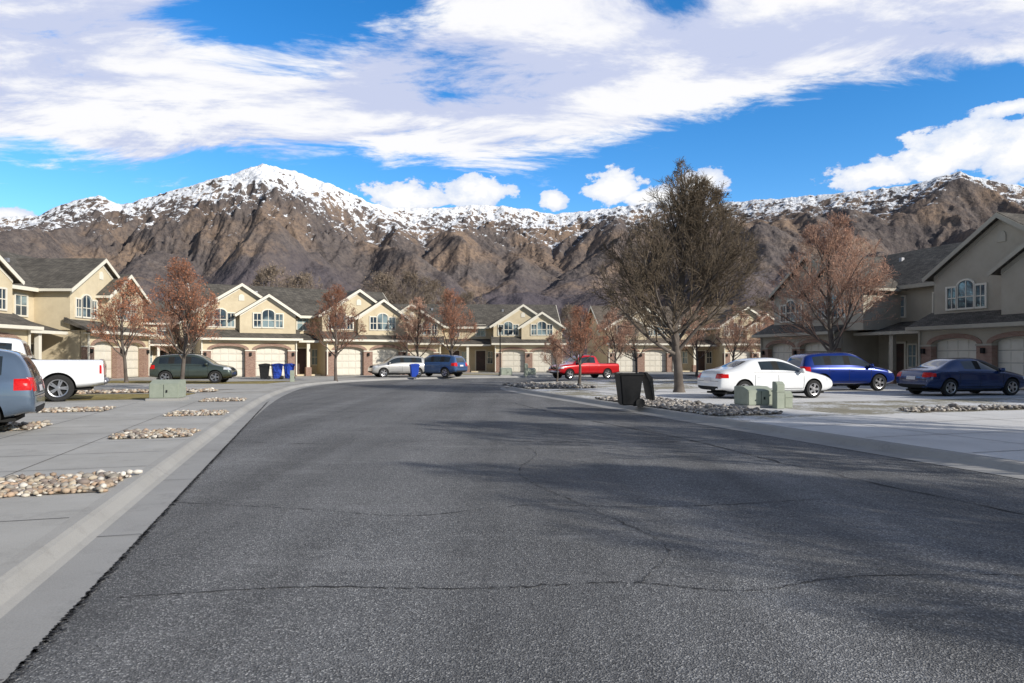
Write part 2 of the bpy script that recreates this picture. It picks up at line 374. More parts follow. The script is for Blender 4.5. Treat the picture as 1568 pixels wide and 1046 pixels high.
def garage_unit(A,x0,big,nest,ze=5.15,door_mat=None):
    W=6.8
    ops=[(x0+.65,x0+3.05),(x0+3.75,x0+6.15)]
    top=2.95; xs=[x0,ops[0][0],ops[0][1],ops[1][0],ops[1][1],x0+W]
    for a,b_ in ((0,1),(2,3),(4,5)):
        A['wall'].box(xs[a],xs[b_],0,.35,0,top)
        e=.02
        A['brick'].box(xs[a]-e,xs[b_]+e,-.05,.30,0,1.95)
        A['trim'].box(xs[a]-.04,xs[b_]+.04,-.09,.29,1.951,2.03)
    for a,b_ in ops:
        c=(a+b_)/2; w=b_-a; ar=arch(c,w,2.05,.28,12)
        A['wall'].prismy([(b_,top)]+[(b_,2.05)]+ar[1:-1]+[(a,2.05),(a,top)],0,.35)
        po=arch(c,w+.5,2.05,.50,12); A['brick'].ring(po,ar,-.045,.05,False)
        A['door'].box(a+.02,b_-.02,.34,.40,.0,2.4)
        for r in range(4):
            for q in range(4):
                px=a+.1+q*(w-.2)/4; pz=.07+r*.56
                A['door'].box(px+.05,px+(w-.2)/4-.05,.318,.341,pz+.06,pz+.48)
            A['dark'].box(a+.03,b_-.03,.336,.3395,.56*r+.045,.56*r+.062)
        A['dark'].box(a,b_,.28,.42,-.02,.03)
    A['wall'].box(x0+.01,x0+W-.01,.402,6.,0,2.94)
    for xa in (x0+.28,x0+3.4,x0+6.52):
        A['dark'].box(xa-.07,xa+.07,-.2,-.052,1.6,1.85)
    A['roof'].prismx([(-.5,2.78),(-.5,2.92),(1.1,3.68),(1.1,3.4)],x0-.35,x0+W+.35)
    A['trim'].box(x0-.36,x0+W+.36,-.56,-.502,2.76,2.93)
    A['trim'].box(x0-.3,x0+W+.3,-.50,-.001,2.74,2.775)
    gable(A,x0+big[0],big[1],.9,6.6,2.95,ze,.66)
    gable(A,x0+nest[0],nest[1],.35,3.,2.96,ze-.15,.66)
    cw=x0+nest[0]; y=.35
    window(A,cw,3.8,.85,1.05,y,.26); window(A,cw-.80,3.8,.5,1.0,y,.0,True); window(A,cw+.80,3.8,.5,1.0,y,.0,True)
    side= big[0]+ (1 if big[0]>nest[0] else -1)*big[1]*.5
    cw=x0+side; y=.9
    window(A,cw,3.8,.8,1.05,y,.25); window(A,cw-.75,3.8,.45,1.0,y); window(A,cw+.75,3.8,.45,1.0,y)
    c=x0+big[0]; zz=ze+big[1]*.66-1.15
    A['trim'].prismy([(c-.2,zz),(c+.2,zz)]+arch(c,.4,zz+.3,.2,8),.86,.899)
def townhouse(loc,deg,W,units,wall='stucco',roof='shingle',scale=1.,ze=5.15,name='townhouse'):
    par=empty(name,(loc[0],loc[1],.13),R(deg),scale)
    A={n:Acc() for n in ('wall','roof','trim','frame','glass','brick','door','dark','entry','metal')}
    for u in units: garage_unit(A,*u,ze=ze)
    A['wall'].box(.2,W-.2,3.,11.,0,ze)
    pk=ze+4.2*.58
    A['wall'].prismx([(3.,ze),(11.,ze),(7.,pk-.15)],.2,W-.2)
    for (ya,yb) in ((2.55,7.),(11.45,7.)):
        za=ze-.24
        A['roof'].prismx([(ya,za),(yb,pk),(yb,pk+.17),(ya,za+.17)],-.25,W+.25)
    A['trim'].box(-.25,W+.25,2.48,2.549,ze-.27,ze-.06)
    for xx in (-.31,W+.252):
        for (ya,yb) in ((2.55,7.),(11.45,7.)): A['trim'].prismx([(ya,ze-.32),(yb,pk-.08),(yb,pk+.14),(ya,ze-.1)],xx,xx+.058)
    e0=units[0][0]+6.8; e1=units[1][0]; ew=e1-e0; n=2 if ew>3.5 else 1
    for i in range(n):
        c=e0+ew*(i+.5)/n
        A['entry'].box(c-.48,c+.48,2.93,2.998,.1,2.2)
        A['frame'].ring([(c-.6,.1),(c-.6,2.32),(c+.6,2.32),(c+.6,.1)],[(c-.48,.1),(c-.48,2.2),(c+.48,2.2),(c+.48,.1)],2.9,3.01,False)
        if ew/n>2: window(A,c+.98,.9,.5,1.2,3.,0,True)
        window(A,c,3.75,.9,1.1,3.)
        A['wall'].box(c-1,c+1,1.2,3.,0,.12)
    A['roof'].prismx([(.9,2.7),(.9,2.82),(3.05,3.45),(3.05,3.2)],e0+.36,e1-.36)
    A['trim'].box(e0+.36,e1-.36,.84,.899,2.66,2.83)
    c=(e0+e1)/2; A['trim'].box(c-.12,c+.12,1.05,1.29,.7,2.7); A['brick'].box(c-.22,c+.22,.97,1.37,0,.7)
    for (yy,z0) in ((5.,3.7),(9,3.7),(8.2,.9)):
        for xx,sg in ((.2,-1),(W-.2,1)):
            x0_,x1_=sorted((xx+sg*.001,xx+sg*.05)); A['frame'].box(x0_,x1_,yy-.55,yy+.55,z0-.08,z0+1.28)
            x0_,x1_=sorted((xx+sg*.03,xx+sg*.056)); A['glass'].box(x0_,x1_,yy-.46,yy+.46,z0,z0+1.2)
    for (vx,vy) in ((W*.3,5.8),(W*.42,8),(W*.7,5.6)):
        zr=ze-.24+(vy-2.55)*.58 if vy<7 else ze-.24+(11.45-vy)*.58
        A['metal'].box(vx-.1,vx+.1,vy-.1,vy+.1,zr,zr+.42)
    for vx in (units[0][0]+.05,units[0][0]+6.75,units[1][0]+.05,units[1][0]+6.75):
        A['trim'].box(vx-.04,vx+.04,-.13,-.052,.1,2.75)
    tm='trim' if wall=='stucco' else 'trim_dark'
    for n_,mt in (('wall',wall),('roof',roof),('trim',tm),('frame','trim'),('glass','glass'),('brick','brick'),('door','door_panel'),('dark','dark'),('entry','entry'),('metal','metal')):
        A[n_].obj({'wall':'walls','roof':'roof','trim':'trim','frame':'window_frames','glass':'window_glass','brick':'brickwork','door':'garage_doors','dark':'lamps_and_seams','entry':'entry_doors','metal':'roof_vents'}[n_],M[mt],par)
    return par
def drive(loc,deg,u0,u1,L,z,mt='concrete'):
    c,s_=math.cos(R(deg)),math.sin(R(deg))
    f=lambda u,v:(loc[0]+u*c-v*s_,loc[1]+u*s_+v*c)
    sheet('driveway',[f(u0,.25),f(u1,.25),f(u1,-L),f(u0,-L)],z,M[mt],pv)
inn=((2.9,3.0),(4.75,2.05)); out_=((3.9,3.0),(2.05,2.05))
townhouse((-27.4,31.2),90,18.4,[(0,)+out_,(11.6,)+inn],scale=1.1,ze=5.4)
drive((-27.4,31.2),90,.3,6.6,15.3,.1445); drive((-27.4,31.2),90,13.3,19.9,15.4,.1445)
townhouse((-28,7.5),90,18.4,[(0,)+out_,(11.6,)+inn],scale=1.1,ze=5.4)
townhouse((-22.6,49.6),30,15.9,[(0,)+inn,(9.1,)+inn],scale=1.,ze=4.95)
drive((-22.6,49.6),30,.4,6.4,9.9,.1455); drive((-22.6,49.6),30,9.5,15.5,4.9,.1465)
townhouse((-13.6,66.),4,19.,[(0,)+out_,(12.2,)+inn],scale=.98,ze=4.75,roof='shingle')
drive((-13.6,66),4,.4,6.4,11,.1445); drive((-13.6,66),4,12.6,18.6,9.5,.1445)
townhouse((9.6,68.),6,19,[(0,)+out_,(12.2,)+inn],scale=.98,ze=4.7,roof='shingle_b')
drive((9.6,68.),6,.4,6.4,10,.1445); drive((9.6,68.),6,12.6,18.6,8,.1445)
townhouse((33,71.),10,19,[(0,)+out_,(12.2,)+inn],scale=1.,ze=4.9,roof='shingle_b')
townhouse((-41,62),50,18,[(0,)+out_,(11.2,)+inn],scale=1.,roof='shingle')
townhouse((-36,92),10,19,[(0,)+out_,(12.2,)+inn],roof='shingle_b')
townhouse((-12,96),5,19,[(0,)+out_,(12.2,)+inn],roof='shingle_b')
townhouse((17.5,47.8),-73.4,19.2,[(0,(3.5,3.4),(6.0,2.4)),(12.4,(3.5,3.5),(6.4,2.5))],wall='stucco_gray',roof='shingle',scale=1.04,ze=5.5)
townhouse((25.2,22.),-73.4,19.2,[(0,(3.5,3.4),(6.0,2.4)),(12.4,(3.5,3.5),(6.4,2.5))],wall='stucco_gray',roof='shingle',scale=1.04,ze=5.5)

# ------------------------------------------------------------------ trees
def tree_mesh(name,seed,H,cw,tr,trunk_h,limbs,nch,mats,leaf=0,leafsize=.05,twig=.008,lo=62,hi=24,upw=.07,tp=.38):
    rg=random.Random(seed); V=[];F=[];MI=[]
    z0=trunk_h*.75; cz=z0+(H-z0)*.42; bu=H-cz; bd=cz-z0; ax=cw/2
    tips=[]
    def tube(pts,rad,sd,mi):
        n0=len(V)
        for i,p in enumerate(pts):
            d=(pts[min(i+1,len(pts)-1)]-pts[max(i-1,0)]).normalized()
            a=d.orthogonal().normalized(); b_=d.cross(a)
            for j in range(sd):
                t_=2*math.pi*j/sd; q=p+(a*math.cos(t_)+b_*math.sin(t_))*rad[i]; V.append((q.x,q.y,q.z))
        for i in range(len(pts)-1):
            for j in range(sd):
                F.append((n0+i*sd+j,n0+i*sd+(j+1)%sd,n0+(i+1)*sd+(j+1)%sd,n0+(i+1)*sd+j)); MI.append(mi)
    def inside(p):
        zz=p.z-cz; b_=bu if zz>0 else bd; a=ax*(1-tp*max(0,zz)/bu)
        return (p.x/a)**2+(p.y/a)**2+abs(zz/b_)**2.4
    def rv(s): return Vector((rg.gauss(0,s),rg.gauss(0,s),rg.gauss(0,s)))
    def grow(p,d,L,r,lev):
        ns=(8,7,4,3,2)[lev]; pts=[p.copy()]; rad=[r]; q=p.copy(); lim=rg.uniform(.8,1.12)
        for i in range(ns):
            u=upw*(1.3 if lev else .2)
            d=(d+rv(.07 if lev==0 else .10 if lev<3 else .16)+Vector((0,0,u))).normalized()
            q=q+d*(L/ns)
            if lev>0 and inside(q)>lim and i>0: break
            pts.append(q.copy()); rad.append(max(twig*.7,r*(1-.62*(i+1)/ns)))
        tube(pts,rad,(8,5,4,3,3)[lev],0 if lev<2 else 1)
        if lev>=len(nch): tips.extend(pts[1:]); return
        if lev==len(nch)-1: tips.extend(pts[1:])
        m=nch[lev]
        for c in range(m):
            t_=rg.uniform(.18,1.) if lev else (trunk_h/ (H*.86))+ (1-trunk_h/(H*.86))*((c+.1)/m)**1.5*.95
            fi=t_*(len(pts)-1); i=min(int(fi),len(pts)-2); 
            if i<0: continue
            pp=pts[i].lerp(pts[i+1],fi-i); dd_=(pts[i+1]-pts[i]).normalized()
            if lev==0: ang=R(lo+(hi-lo)*(c/m)+rg.uniform(-7,7))
            else: ang=R(rg.uniform(22,50))
            az=c*2.4+rg.uniform(-.5,.5) if lev==0 else rg.uniform(0,6.28)
            o=dd_.orthogonal().normalized(); o=Matrix.Rotation(az,3,dd_)@o
            nd=(dd_*math.cos(ang)+o*math.sin(ang)).normalized()
            if lev==0:
                LL=limbs*(1-.40*(c/m))*rg.uniform(.85,1.1)
                rr=r*(.46-.26*(c/m))
            else: LL=L*rg.uniform(.40,.68)*(1.1-.3*t_); rr=max(twig,(r*(1-.62*t_))*.55)
            grow(pp,nd,LL,rr,lev+1)
    grow(Vector((0,0,-.05)),Vector((0,0,1)),H*.86,tr,0)
    tube([Vector((0,0,-.05)),Vector((0,0,.12)),Vector((0,0,.35))],[tr*1.5,tr*1.15,tr*.97],8,0)
    if leaf:
        for i in range(leaf):
            p=rg.choice(tips)+rv(.06); a=rv(1).normalized(); b_=a.orthogonal().normalized(); s_=leafsize*rg.uniform(.6,1.4); n0=len(V)
            for u,v in ((-1,-.6),(1,-.6),(1,.6),(-1,.6)):
                q=p+a*u*s_*.5+b_*v*s_*.5; V.append((q.x,q.y,q.z))
            F.append((n0,n0+1,n0+2,n0+3)); MI.append(2)
    me=bpy.data.meshes.new(name); me.from_pydata(V,[],F)
    for m_ in mats: me.materials.append(m_)
    me.polygons.foreach_set('material_index',MI); me.polygons.foreach_set('use_smooth',[True]*len(F)); me.update()
    return me
big=tree_mesh('bare_tree_big',3,9.3,7.7,.20,1.6,4.4,[26,11,7,5],[M['bark_trunk'],M['bark_gray'],M['bud_brown']],leaf=4000,leafsize=.045,twig=.009,lo=64,hi=20)
org=tree_mesh('bare_tree_orange',8,9,7.0,.16,1.7,4.2,[18,9,7,4],[M['bark_trunk'],M['bark_pink'],M['bud_pink']],leaf=6000,leafsize=.05,twig=.009)
sm1=tree_mesh('bare_tree_s1',21,6,3.8,.10,1.4,2.7,[15,8,6,3],[M['bark_trunk'],M['bark_red'],M['bud_red']],leaf=4000,leafsize=.05,twig=.008,lo=50,hi=22)
sm2=tree_mesh('bare_tree_s2',33,6.2,4.2,.10,1.3,2.8,[15,8,6,3],[M['bark_trunk'],M['bark_pink'],M['bud_pink']],leaf=2400,leafsize=.05,twig=.009,lo=52)
sm3=tree_mesh('bare_tree_s3',41,6.2,5.0,.10,1.3,3.0,[15,8,6,3],[M['bark_trunk'],M['bark_light'],M['bud_tan']],leaf=2000,leafsize=.06,twig=.011,lo=56)
dens=tree_mesh('leafy_shadow_tree',57,7.5,4.4,.12,1.2,3.2,[16,8,6],[M['bark_trunk'],M['bark_gray'],M['bud_brown']],leaf=16000,leafsize=.13,twig=.02,lo=56)  # dense tree kept out of view, added to throw darker shadows
def tree(me,x,y,s=1.,rz=0.,z=.13,name='bare_tree',sx=None):
    o=bpy.data.objects.new(name,me); sc.collection.objects.link(o); o.location=(x,y,z); o.rotation_euler=(0,0,rz)
    o.scale=((sx or s),(sx or s),s); return o
tree(big,7.05,28.8,1.0,.4)
tree(org,16.4,35.,.98,1.)
tree(sm1,-22.6,40.,1.02,.3)
tree(sm1,-14.7,30.3,.97,2.1)
tree(sm1,-11.1,43.,1.0,4.)
tree(sm1,-4.9,54.5,1.15,1.2)
tree(sm2,-7.9,57.,1.05,3.)
tree(sm1,3.6,36.5,.70,.8,sx=.82)
tree(sm2,2.7,41.,.5,2.)
tree(sm2,7.6,50.,.85,.2)
tree(sm2,14.6,54.,.95,2.8); tree(sm2,18.5,57.,.95,4.8); tree(sm2,22,60.,.9,5.8); tree(sm1,24,64.,.9,.8)
tree(sm3,9.5,52,.9,.8); tree(sm2,-25.5,52.5,.9,1.)
for i,(x,y,s_) in enumerate(((-27,78,1.95),(-24,80,1.85),(-16,82,1.9),(-12.5,80,1.9),(-9.5,84,1.8),(-5,86,1.6),(-33,76,1.5),(34,95,1.6),(40,88,1.6),(8,92,1.4),(28,90,1.5))):
    tree(sm3,x,y,s_,i*1.3)
for i in range(16):
    tree(random.choice((sm3,sm2)),-60+i*9+random.uniform(-2,2),112+random.uniform(-6,18),1.25,i)
# bare trees of neighbouring lots, out of frame; leafy ones added to deepen street shadows
tree(big,15.9,-1.9,1.0,2.5); tree(dens,19.5,-4.2,1.25,.5,name='leafy_shadow_tree')
tree(sm3,12.9,6.4,1.35,3.7)
tree(org,15.3,10.3,.95,3.7)
tree(dens,17.6,5.2,1.15,1.7,name='leafy_shadow_tree'); tree(dens,20.3,3.4,1.25,4.7,name='leafy_shadow_tree')

# ------------------------------------------------------------------ cars
def lathe(prof,seg=28):
    V=[];F=[]
    for i in range(seg):
        a=2*math.pi*i/seg
        for (y,r) in prof: V.append((r*math.cos(a),y,r*math.sin(a)))
    n=len(prof)
    for i in range(seg):
        for j in range(n-1): F.append((i*n+j,((i+1)%seg)*n+j,((i+1)%seg)*n+j+1,i*n+j+1))
    return V,F
def wheel_mesh(r,name):
    me=bpy.data.meshes.new(name); V=[];F=[];MI=[]
    def ad(v,f,m_):
        n=len(V); V.extend(v); F.extend(tuple(i+n for i in q) for q in f); MI.extend([m_]*len(f))
    v,f=lathe([(.10,r*.62),(.11,r*.93),(.08,r),(-.08,r),(-.11,r*.93),(-.105,r*.68),(-.085,r*.66)]); ad(v,f,0)
    v,f=lathe([(-.085,r*.66),(-.10,r*.64),(-.09,r*.58),(-.02,r*.56),(-.02,.0)]); ad(v,f[:],2)
    v,f=lathe([(-.088,r*.67),(-.107,r*.655),(-.10,r*.59),(-.05,r*.57)]); ad(v,f,1)
    for q in range(5):
        for off in (-.14,.14):
            a=2*math.pi*q/5+off; ca,sa=math.cos(a),math.sin(a); pts=[]
            for (rad,w) in ((.04,.028),(r*.62,.018)):
                for sg in (-1,1):
                    for y in (-.095,-.06): pts.append((rad*ca-sg*w*sa,y,rad*sa+sg*w*ca))
            ad(pts,[(0,2,6,4),(1,5,7,3),(0,4,5,1),(2,3,7,6),(0,1,3,2),(4,6,7,5)],1)
    v,f=lathe([(-.06,.065),(-.105,.06),(-.108,0)],12); ad(v,f,1)
    me.from_pydata(V,[],F); 
    for m_ in (M['rubber'],M['rim'],M['dark']): me.materials.append(m_)
    me.polygons.foreach_set('material_index',MI); me.polygons.foreach_set('use_smooth',[False]*len(F)); me.update(); 
    bm=bmesh.new(); bm.from_mesh(me); bmesh.ops.recalc_face_normals(bm,faces=bm.faces); bm.to_mesh(me); bm.free()
    return me
SPEC={
'sedan':dict(w=.90,zb=.20,r=.325,wb=(-1.42,1.40),st=[
 (-2.38,.60,.66,.62,.80,'b'),(-2.33,.82,.92,.70,.92,'b'),(-2.12,.95,1.04,.74,.97,'b'),(-1.66,.97,1.08,.74,1.,'w'),
 (-1.02,.97,1.38,.58,1.,'q'),(-.80,.97,1.43,.57,1.,'s'),(-.12,.95,1.46,.58,1.,'p'),(-.02,.95,1.46,.58,1.,'s'),(.42,.94,1.42,.57,1.,'W'),
 (1.16,.90,1.04,.70,1.,'b'),(1.30,.88,.99,.74,1.,'b'),(1.95,.78,.88,.72,.97,'b'),(2.25,.66,.75,.66,.90,'b'),(2.36,.52,.60,.58,.80,'b')]),
'suv':dict(w=.93,zb=.27,r=.36,wb=(-1.35,1.38),st=[
 (-2.26,.68,.76,.70,.86,'b'),(-2.22,.98,1.06,.76,.95,'w'),(-2.02,1.06,1.52,.64,.98,'q'),(-1.80,1.06,1.62,.64,1.,'s'),(-1.12,1.05,1.68,.65,1.,'p'),(-1.0,1.05,1.68,.65,1.,'s'),
 (-.15,1.04,1.70,.66,1.,'p'),(-.05,1.04,1.70,.66,1.,'s'),(.50,1.03,1.64,.64,1.,'W'),(1.12,1.0,1.16,.76,1.,'b'),(1.26,.98,1.10,.78,1.,'b'),
 (1.95,.90,1.0,.76,.98,'b'),(2.18,.76,.84,.72,.92,'b'),(2.27,.58,.64,.64,.84,'b')]),
'pickup':dict(w=.97,zb=.36,r=.40,wb=(-1.75,1.85),bed=(-2.78,-1.02),st=[
 (-2.92,.72,.80,.86,.97,'b'),(-2.91,1.12,1.24,.90,.99,'b'),(-2.85,1.14,1.26,.90,1.,'b'),(-2.4,1.14,1.26,.90,1.,'b'),(-1.05,1.14,1.26,.90,1.,'b'),(-.96,1.14,1.28,.88,1.,'w'),
 (-.86,1.16,1.80,.68,1.,'q'),(-.70,1.16,1.88,.68,1.,'s'),(-.02,1.16,1.92,.69,1.,'p'),(.08,1.16,1.92,.69,1.,'s'),(.70,1.15,1.86,.68,1.,'W'),(1.32,1.12,1.28,.80,1.,'b'),
 (1.46,1.10,1.24,.82,1.,'b'),(2.4,1.04,1.16,.82,.98,'b'),(2.70,.92,1.02,.80,.94,'b'),(2.80,.62,.70,.74,.88,'b')]),
}
def car(kind,x,y,hd,pt,name='parked_car',scale=1.,z=.135,rims='rim'):
    sp=SPEC[kind]; par=empty(name,(x,y,z),R(hd),scale); w=sp['w']; zb=sp['zb']; r=sp['r']
    V=[];F=[];MI=[]
    st=sp['st']; N=16
    for (X,be,tp,rw,wf,tg) in st:
        ww=w*wf; zz=zb+ (0.10 if abs(X)>abs(st[0][0])-.3 else 0)
        half=[(0,zz),(.80*ww,zz),(.955*ww,zz+.10),(1.*ww,min(.55,be-.12)),(.985*ww,be-.07),(.93*ww if tp>be+.2 else .95*ww,be),(rw,tp-.05),(rw*.82,tp-.008),(0,tp+.015)]
        ringp=half+[(-a,b_) for a,b_ in half[-2:0:-1]]
        for a,b_ in ringp: V.append((X,a,b_))
    n=N
    for i in range(len(st)-1):
        tg=st[i][5]
        for j in range(n):
            a,b_=i*n+j,i*n+(j+1)%n; F.append((a,b_,b_+n,a+n))
            jj=j if j<8 else 15-j
            g=0
            if jj==5 and tg in 'sW': g=1
            if jj==5 and tg=='p': g=2
            if jj in (7,) and tg in 'wW': g=1
            if jj==0: g=2
            MI.append(g)
    F.append(tuple(range(n))[::-1]); MI.append(0); F.append(tuple(range((len(st)-1)*n,len(st)*n))); MI.append(0)
    me=bpy.data.meshes.new('body'); me.from_pydata(V,[],F)
    for m_ in (pt,M['carglass'],M['dark']): me.materials.append(m_)
    me.polygons.foreach_set('material_index',MI); me.update()
    bm=bmesh.new(); bm.from_mesh(me); bmesh.ops.recalc_face_normals(bm,faces=bm.faces)
    bm.to_mesh(me); bm.free()
    tmp=bpy.data.objects.new('tmp',me); sc.collection.objects.link(tmp)
    ss=tmp.modifiers.new('s','SUBSURF'); ss.levels=2; ss.render_levels=2
    cut=bmesh.new()
    for wx in sp['wb']:
        for sg in (-1,1):
            mt=Matrix.Translation((wx,sg*(w-.02),r+.01))@Matrix.Rotation(R(90),4,'X')
            bmesh.ops.create_cone(cut,cap_ends=True,segments=36,radius1=r+.055,radius2=r+.055,depth=.5,matrix=mt)
    if 'bed' in sp:
        b0,b1=sp['bed']
        mt=Matrix.Translation(((b0+b1)/2,0,1.35))@Matrix.Diagonal((b1-b0,1.5,1.1,1))
        bmesh.ops.create_cube(cut,size=1,matrix=mt)
    cm=bpy.data.meshes.new('cut'); cut.to_mesh(cm); cut.free(); cm.materials.append(M['dark'])
    co=bpy.data.objects.new('cut',cm); sc.collection.objects.link(co)
    bo=tmp.modifiers.new('b','BOOLEAN'); bo.operation='DIFFERENCE'; bo.object=co; bo.solver='EXACT'; 
    try: bo.material_mode='TRANSFER'
    except Exception: pass
    dg=bpy.context.evaluated_depsgraph_get(); dg.update()
    bme=bpy.data.meshes.new_from_object(tmp.evaluated_get(dg)); 
    bpy.data.objects.remove(tmp); bpy.data.objects.remove(co)
    bme.polygons.foreach_set('use_smooth',[True]*len(bme.polygons))
    try: bme.set_sharp_from_angle(angle=R(38))
    except Exception: pass
    body=obj('body',bme,par)
    bmt=bmesh.new(); bmt.from_mesh(bme); bvh=BVHTree.FromBMesh(bmt); bmt.free()
    Lr=st[0][0]; Lf=st[-1][0]
    def patch(acc,axis,a0,a1,b0,b1,off=.006,nx=8,nz=5,cut=.0,slant=0.):
        idx={}
        for i in range(nx+1):
            for j in range(nz+1):
                a=a0+(a1-a0)*i/nx; b_=b0+(b1-b0)*j/nz+slant*(i/nx-.5)
                if axis=='x-': o=Vector((-4,a,b_)); d=Vector((1,0,0))
                elif axis=='x+': o=Vector((4,a,b_)); d=Vector((-1,0,0))
                elif axis=='y-': o=Vector((a,-3,b_)); d=Vector((0,1,0))
                else: o=Vector((a,3,b_)); d=Vector((0,-1,0))
                h=bvh.ray_cast(o,d)
                if h[0] is not None:
                    idx[(i,j)]=len(acc.v); q=h[0]-d*off; acc.v.append((q.x,q.y,q.z))
        for i in range(nx):
            for j in range(nz):
                ks=[(i,j),(i+1,j),(i+1,j+1),(i,j+1)]
                if all(q in idx for q in ks):
                    ps=[Vector(acc.v[idx[q]]) for q in ks]
                    if max((ps[0]-ps[2]).length,(ps[1]-ps[3]).length)<.45: acc.f.append(tuple(idx[q] for q in ks))
    tl,hl,dk,plt,hn=Acc(),Acc(),Acc(),Acc(),Acc()
    bz={'sedan':(.72,.90),'suv':(.82,1.08),'pickup':(.80,1.10)}[kind]; hz={'sedan':(.60,.74),'suv':(.76,.92),'pickup':(.80,1.0)}[kind]
    for sg in (-1,1):
        i0,i1=(w*.58,w*.90) if kind!='pickup' else (w*.82,w*.96)
        patch(tl,'x-',sg*i0,sg*i1,bz[0],bz[1]); patch(tl,'y+' if sg>0 else 'y-',Lr+.06,Lr+(.34 if kind!='pickup' else .12),bz[0]+.02,bz[1]-.02)
        patch(hl,'x+',sg*w*.52,sg*w*.88,hz[0],hz[1]); patch(hl,'y+' if sg>0 else 'y-',Lf-.42,Lf-.08,hz[0]+.03,hz[1]-.0)
        ax='y+' if sg>0 else 'y-'
        bel={'sedan':.90,'suv':1.0,'pickup':1.12}[kind]
        doors={'sedan':(-1.0,-.06,.98),'suv':(-1.03,-.09,.98),'pickup':(-.82,.03,1.1)}[kind]
        for dx in doors: patch(dk,ax,dx-.007,dx+.007,zb+.16,bel,.003,1,10)
        patch(dk,ax,doors[0],doors[2],zb+.15,zb+.165,.003,10,1)
        patch(dk,ax,sp['wb'][0]+r+.08,sp['wb'][1]-r-.08,zb+.0,zb+.09,.005,10,2)
        for dx in doors[:2]: patch(hn,ax,dx+.10,dx+.27,bel-.13,bel-.10,.02,3,1)
        mx={'sedan':.78,'suv':.88,'pickup':1.0}[kind]
        patch(dk,ax,doors[0]-.05,mx,bel+.035,bel+.05,.004,14,1)
    patch(plt,'x-',-.22,.22,{'sedan':.62,'suv':.80,'pickup':.58}[kind],{'sedan':.75,'suv':.92,'pickup':.70}[kind],.012)
    patch(dk,'x-',-w*.75,w*.75,zb+.10,zb+.24,.006); patch(dk,'x+',-w*.7,w*.7,zb+.10,zb+.22,.006)
    patch(dk,'x+',-w*.42,w*.42,hz[0]-.02,hz[1]-.02,.008)
    patch(dk,'x-',-w*.8,w*.8,bz[0]-.1,bz[0]-.088,.004,12,1)
    tl.obj('tail_lamps',M['tail'],par); hl.obj('head_lamps',M['lamp'],par); dk.obj('seams_and_grille',M['dark'],par); plt.obj('plate',M['plate'],par); hn.obj('handles',pt,par)
    if kind=='pickup':
        cb=Acc(); cb.box(Lr-.10,Lr+.04,-w*.9,w*.9,.50,.66); cb.box(Lf-.04,Lf+.10,-w*.92,w*.92,.50,.68); cb.obj('chrome_bumpers',M['rim'],par,bev=.03,smooth=True)
        tg_=Acc(); patch(tg_,'x-',-w*.78,w*.78,.74,.752,.004,12,1); patch(tg_,'x-',-.12,.12,.98,1.05,.01,3,2); tg_.obj('tailgate_seams',M['dark'],par)
    mr=Acc(); mxx={'sedan':.86,'suv':.94,'pickup':1.1}[kind]; mz={'sedan':.98,'suv':1.1,'pickup':1.25}[kind]
    for sg in (-1,1):
        y0,y1=sorted((sg*(w-.06),sg*(w+.16))); mr.box(mxx-.08,mxx+.06,y0,y1,mz-.07,mz+.09)
    mr.obj('mirrors',pt,par,bev=.03,smooth=True)
    if kind=='suv':
        rr_=Acc()
        for sg in (-1,1):
            y0,y1=sorted((sg*.55,sg*.58)); rr_.box(-1.6,.3,y0,y1,1.71,1.74)
        rr_.obj('roof_rails',M['dark'],par)
    wm=wheel_mesh(r,'wheel')
    for wx in sp['wb']:
        for sg in (-1,1):
            o=obj('wheel',wm,par); o.location=(wx,sg*(w-.115),r); o.rotation_euler=(0,0,0 if sg<0 else math.pi)
    ua=Acc(); ua.box(Lr+.35,Lf-.35,-w*.7,w*.7,zb-.04,zb+.03); ua.obj('underbody',M['dark'],par)
    return par
P_white=paint('paint_white',(.72,.73,.74),0.,.3); P_blue=paint('paint_blue',(.003,.026,.11),.4,.22); P_navy=paint('paint_navy',(.006,.026,.19),.35,.22)
P_red=paint('paint_red',(.45,.006,.010),.2,.25); P_green=paint('paint_green',(.06,.078,.066),.4,.3); P_silver=paint('paint_silver',(.45,.445,.43),.5,.3)
P_slate=paint('paint_slate',(.12,.165,.23),.5,.25); P_blue2=paint('paint_blue2',(.05,.11,.25),.4,.25)
A_in=math.degrees(math.atan2(-.285,-.9585))
def by_rear(kind,x,y,hd,**q):
    L=-SPEC[kind]['st'][0][0]; h=R(hd); return car(kind,x+math.cos(h)*L,y+math.sin(h)*L,hd,**q)
by_rear('suv',-9.55,13.85,A_in+12,pt=P_slate,scale=1.0)
by_rear('pickup',-14.7,24.0,A_in+12,pt=P_white,name='pickup_truck',scale=1.12)
car('suv',-18.4,39.6,8,P_green,scale=.98)
car('suv',-8.6,51.5,205,P_silver,scale=.95)
car('suv',-5.7,52.,150,P_blue2)
car('pickup',4.9,47.2,208,P_red,name='pickup_truck',scale=.86)
car('sedan',9.35,25.2,14,P_white)
car('suv',14.6,30.6,10,P_navy,scale=1.)
car('sedan',17.75,26.9,12,P_blue)

